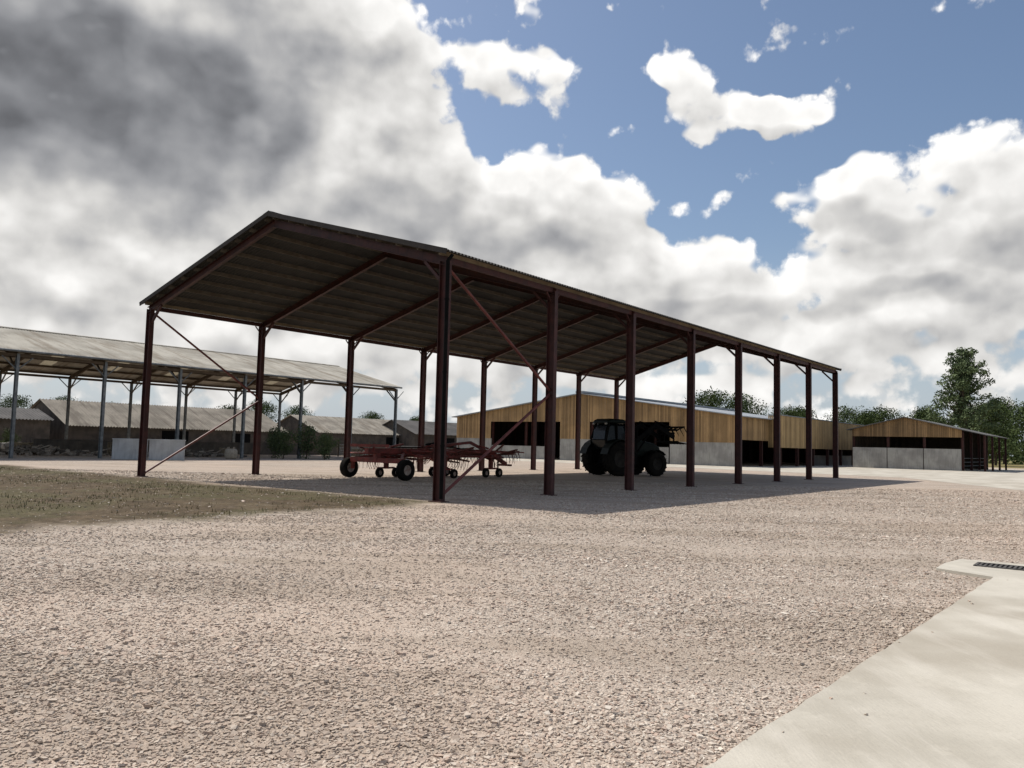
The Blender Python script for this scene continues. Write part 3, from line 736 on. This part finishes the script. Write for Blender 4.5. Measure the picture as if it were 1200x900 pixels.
V,F=leafcloud(cs,rs,ns,.38,.9,8); me=mkmesh('wood',V,F,M_leaf); o=bpy.data.objects.new('distant_hedgerow',me); S.collection.objects.link(o); o['kind']='stuff'; tag(o,'dark green hedgerow and woodland along the horizon','hedgerow')

# ------------------------------------------------------------ camera
cam=bpy.data.cameras.new('camera'); co=bpy.data.objects.new('camera',cam); S.collection.objects.link(co); S.camera=co
cam.sensor_width=36; cam.lens=28.35; cam.clip_end=9000; cam.clip_start=.05
th=math.radians(4.3); ro=.024
F0=Vector((0,math.cos(th),math.sin(th))); R0=Vector((1,0,0)); U0=R0.cross(F0)
r=(R0+U0*ro).normalized(); u=(U0-R0*ro).normalized()
Mx=Matrix((r,u,-F0)).transposed().to_4x4(); Mx.translation=(0,0,1.6); co.matrix_world=Mx

# ------------------------------------------------------------ sun & sky
sd=Vector((-3.9,2.6,6.95)).normalized()
sun=bpy.data.lights.new('sun','SUN'); sun.energy=4.8; sun.angle=math.radians(.5); sun.color=(1,.95,.87)
so=bpy.data.objects.new('sun',sun); S.collection.objects.link(so); so.rotation_euler=(-sd).to_track_quat('-Z','Y').to_euler(); so.location=(0,0,60)
W=bpy.data.worlds.new('World'); S.world=W; W.use_nodes=True
wt=NT(W.node_tree); bg=W.node_tree.nodes['Background']; wo=W.node_tree.nodes['World Output']
sky=wt.n('ShaderNodeTexSky',sky_type='NISHITA'); sky.sun_disc=False; sky.sun_elevation=math.asin(sd.z); sky.sun_rotation=math.atan2(sd.x,sd.y)
sky.air_density=1.; sky.dust_density=1.5; sky.ozone_density=1.6
wt._in(bg.inputs[0],sky.outputs[0]); bg.inputs[1].default_value=.11
dirv=wt.v('NORMALIZE',wt.n('ShaderNodeTexCoord').outputs['Generated'])
sx=wt.n('ShaderNodeSeparateXYZ'); wt._in(sx.inputs[0],dirv)
az=wt.m('MULTIPLY',wt.m('ARCTAN2',sx.outputs[0],sx.outputs[1]),57.2958); el=wt.m('MULTIPLY',wt.m('ARCSINE',sx.outputs[2]),57.2958)
cx=wt.n('ShaderNodeCombineXYZ'); wt._in(cx.inputs[0],az); wt._in(cx.inputs[1],el)
PV=cx.outputs[0]
CL=[(-26.5,20.3,17,10,1.6),(-34,22,11,10,1.3),(-19,26.5,11,7,1.3),(-8.5,26.5,7.5,3.4,.85),(1,25.3,5,2.3,.9),(-9.1,21.2,5.8,4.0,1.2),(-12,17.,12,6,1.2),(-.3,16.6,8,4.4,1.15),(6,16.6,4.8,3.6,1.05),(3,13.2,8,3.2,.9),
(-28.5,12.5,15,5.5,1.2),(-33,8,12,4,1.),(-17,9,12,6,1.),(15,22.5,4.6,2.0,1.),(11.2,25.3,2.8,1.7,.95),(19,22.2,3.6,1.3,.9),(23,16.7,4.6,2.8,1.15),(31.5,16.2,5,4.6,1.15),(25.1,12.5,6,3.4,1.15),(31,11.,5,3.6,1.),
(11.5,11.4,8,3.4,1.1),(17.7,9,8,3.2,1.),(26,7.6,8,2.4,.9),(17.4,26.8,2.8,.9,.6),(1,29.2,2,1.3,.7),(14,16.4,3,.9,.55),(-1,8,9,4,.9),(0,4.5,60,3.4,.7),(7,9,8,3,.8),
(60,30,25,14,1.),(-85,28,25,16,1.),(130,25,40,15,1.),(-140,20,30,14,1.)]
DK=[(-27,20,13,6,.85),(-35,24,9,6,.65),(-18,25,7,5,.5),(-12,15.4,8,2.4,.42),(-1,14.7,8,1.8,.45),(24,14.9,6,1.1,.42),(13,9.6,9,1.1,.38),(32,13.2,6,1.2,.35),(25,10.2,6,.9,.3)]
def field(tree,P,L):
    acc=None
    for (a,e,ra,re,w) in L:
        q=tree.v('MULTIPLY_ADD',P,(1/ra,1/re,0),(-a/ra,-e/re,0)); d=tree.v('DOT_PRODUCT',q,q)
        x=tree.mr(d,0.,1.5,w,0.)
        acc=x if acc is None else tree.m('ADD',acc,x)
    return acc
gp=bpy.data.node_groups.new('cloud_density','ShaderNodeTree')
gp.interface.new_socket('P',in_out='INPUT',socket_type='NodeSocketVector'); gp.interface.new_socket('D',in_out='OUTPUT',socket_type='NodeSocketFloat')
gt=NT(gp); gi=gt.n('NodeGroupInput'); go=gt.n('NodeGroupOutput')
Pg=gi.outputs[0]
warp=gt.v('MULTIPLY_ADD',gt.v('SUBTRACT',gt.noise(Pg,.2,2,.5,out=1,dim='2D'),(.5,.5,.5)),(5,3.5,0),Pg)
fld=gt.m('MINIMUM',field(gt,warp,CL),1.5)
nz=gt.noise(gt.v('MULTIPLY',Pg,(1,1.4,1)),.25,2.2,.48,dim='2D')
D=gt.m('ADD',fld,gt.m('MULTIPLY_ADD',nz,2.0,-1.05))
gt._in(go.inputs[0],D)
def dens(P):
    nd=wt.n('ShaderNodeGroup'); nd.node_tree=gp; wt._in(nd.inputs[0],P); return nd.outputs[0]
fw=wt.v('MULTIPLY_ADD',wt.noise(PV,.7,3,.5,out=1,dim='2D'),(1.6,1.6,0),PV)
bl=wt.vor(fw,.5,dim='2D'); bl.inputs['Detail'].default_value=1.5; bl.inputs['Roughness'].default_value=.45; bl.inputs['Lacunarity'].default_value=2.4
fine=wt.m('MULTIPLY_ADD',wt.noise(PV,1.0,6,.54,dim='2D'),.8,-.4)
lob=wt.m('MULTIPLY_ADD',bl.outputs['Distance'],-.5,.24)
Ds0=dens(PV); Ds1=dens(wt.v('ADD',PV,(-.9,1.8,0)))
core=wt.mr(Ds0,.5,1.1,1.,.15)     # texture fades out in the thick body of a cloud
D0=wt.m('ADD',Ds0,wt.m('ADD',fine,lob))
alpha=wt.m('MAXIMUM',wt.mr(D0,.32,.80),wt.mr(Ds0,.55,.85))
lit=wt.m('MULTIPLY_ADD',wt.m('SUBTRACT',Ds0,Ds1),.66,.53,clamp=True)
dark=wt.m('MINIMUM',field(wt,wt.v('MULTIPLY_ADD',wt.v('SUBTRACT',wt.noise(PV,.18,2.5,.45,out=1,dim='2D'),(.5,.5,.5)),(7,5,0),PV),DK),1.)
thick=wt.mr(Ds0,.6,1.6)
br=wt.m('MULTIPLY_ADD',lit,.56,.66)
br=wt.m('SUBTRACT',br,wt.m('MULTIPLY',thick,.20))
tex=wt.m('ADD',wt.m('MULTIPLY',fine,.24),wt.m('MULTIPLY',lob,.26))
br=wt.m('ADD',br,wt.m('MULTIPLY',tex,wt.m('MULTIPLY_ADD',core,.55,.45)))
br=wt.m('MULTIPLY',br,wt.m('SUBTRACT',1.,wt.m('MULTIPLY',wt.m('MULTIPLY',dark,wt.mr(Ds0,.4,1.1)),.69)))
ccol=wt.mix(wt.mr(br,.15,.75),(.90,.925,1.0),(1.,.985,.96))
cc=wt.v('SCALE',ccol); wt._in(cc.node.inputs['Scale'],br)
bg2=wt.n('ShaderNodeBackground'); wt._in(bg2.inputs[0],cc); bg2.inputs[1].default_value=.95
bg3=wt.n('ShaderNodeBackground'); bg3.inputs[0].default_value=(.60,.68,.78,1); bg3.inputs[1].default_value=.85
hz=wt.mr(el,0,15,.75,0.)
m0=wt.n('ShaderNodeMixShader'); wt._in(m0.inputs[0],hz); wt.t.links.new(bg.outputs[0],m0.inputs[1]); wt.t.links.new(bg3.outputs[0],m0.inputs[2])
mx=wt.n('ShaderNodeMixShader'); wt._in(mx.inputs[0],alpha)
wt.t.links.new(m0.outputs[0],mx.inputs[1]); wt.t.links.new(bg2.outputs[0],mx.inputs[2]); wt.t.links.new(mx.outputs[0],wo.inputs[0])
W.cycles.sampling_method='MANUAL'; W.cycles.sample_map_resolution=512
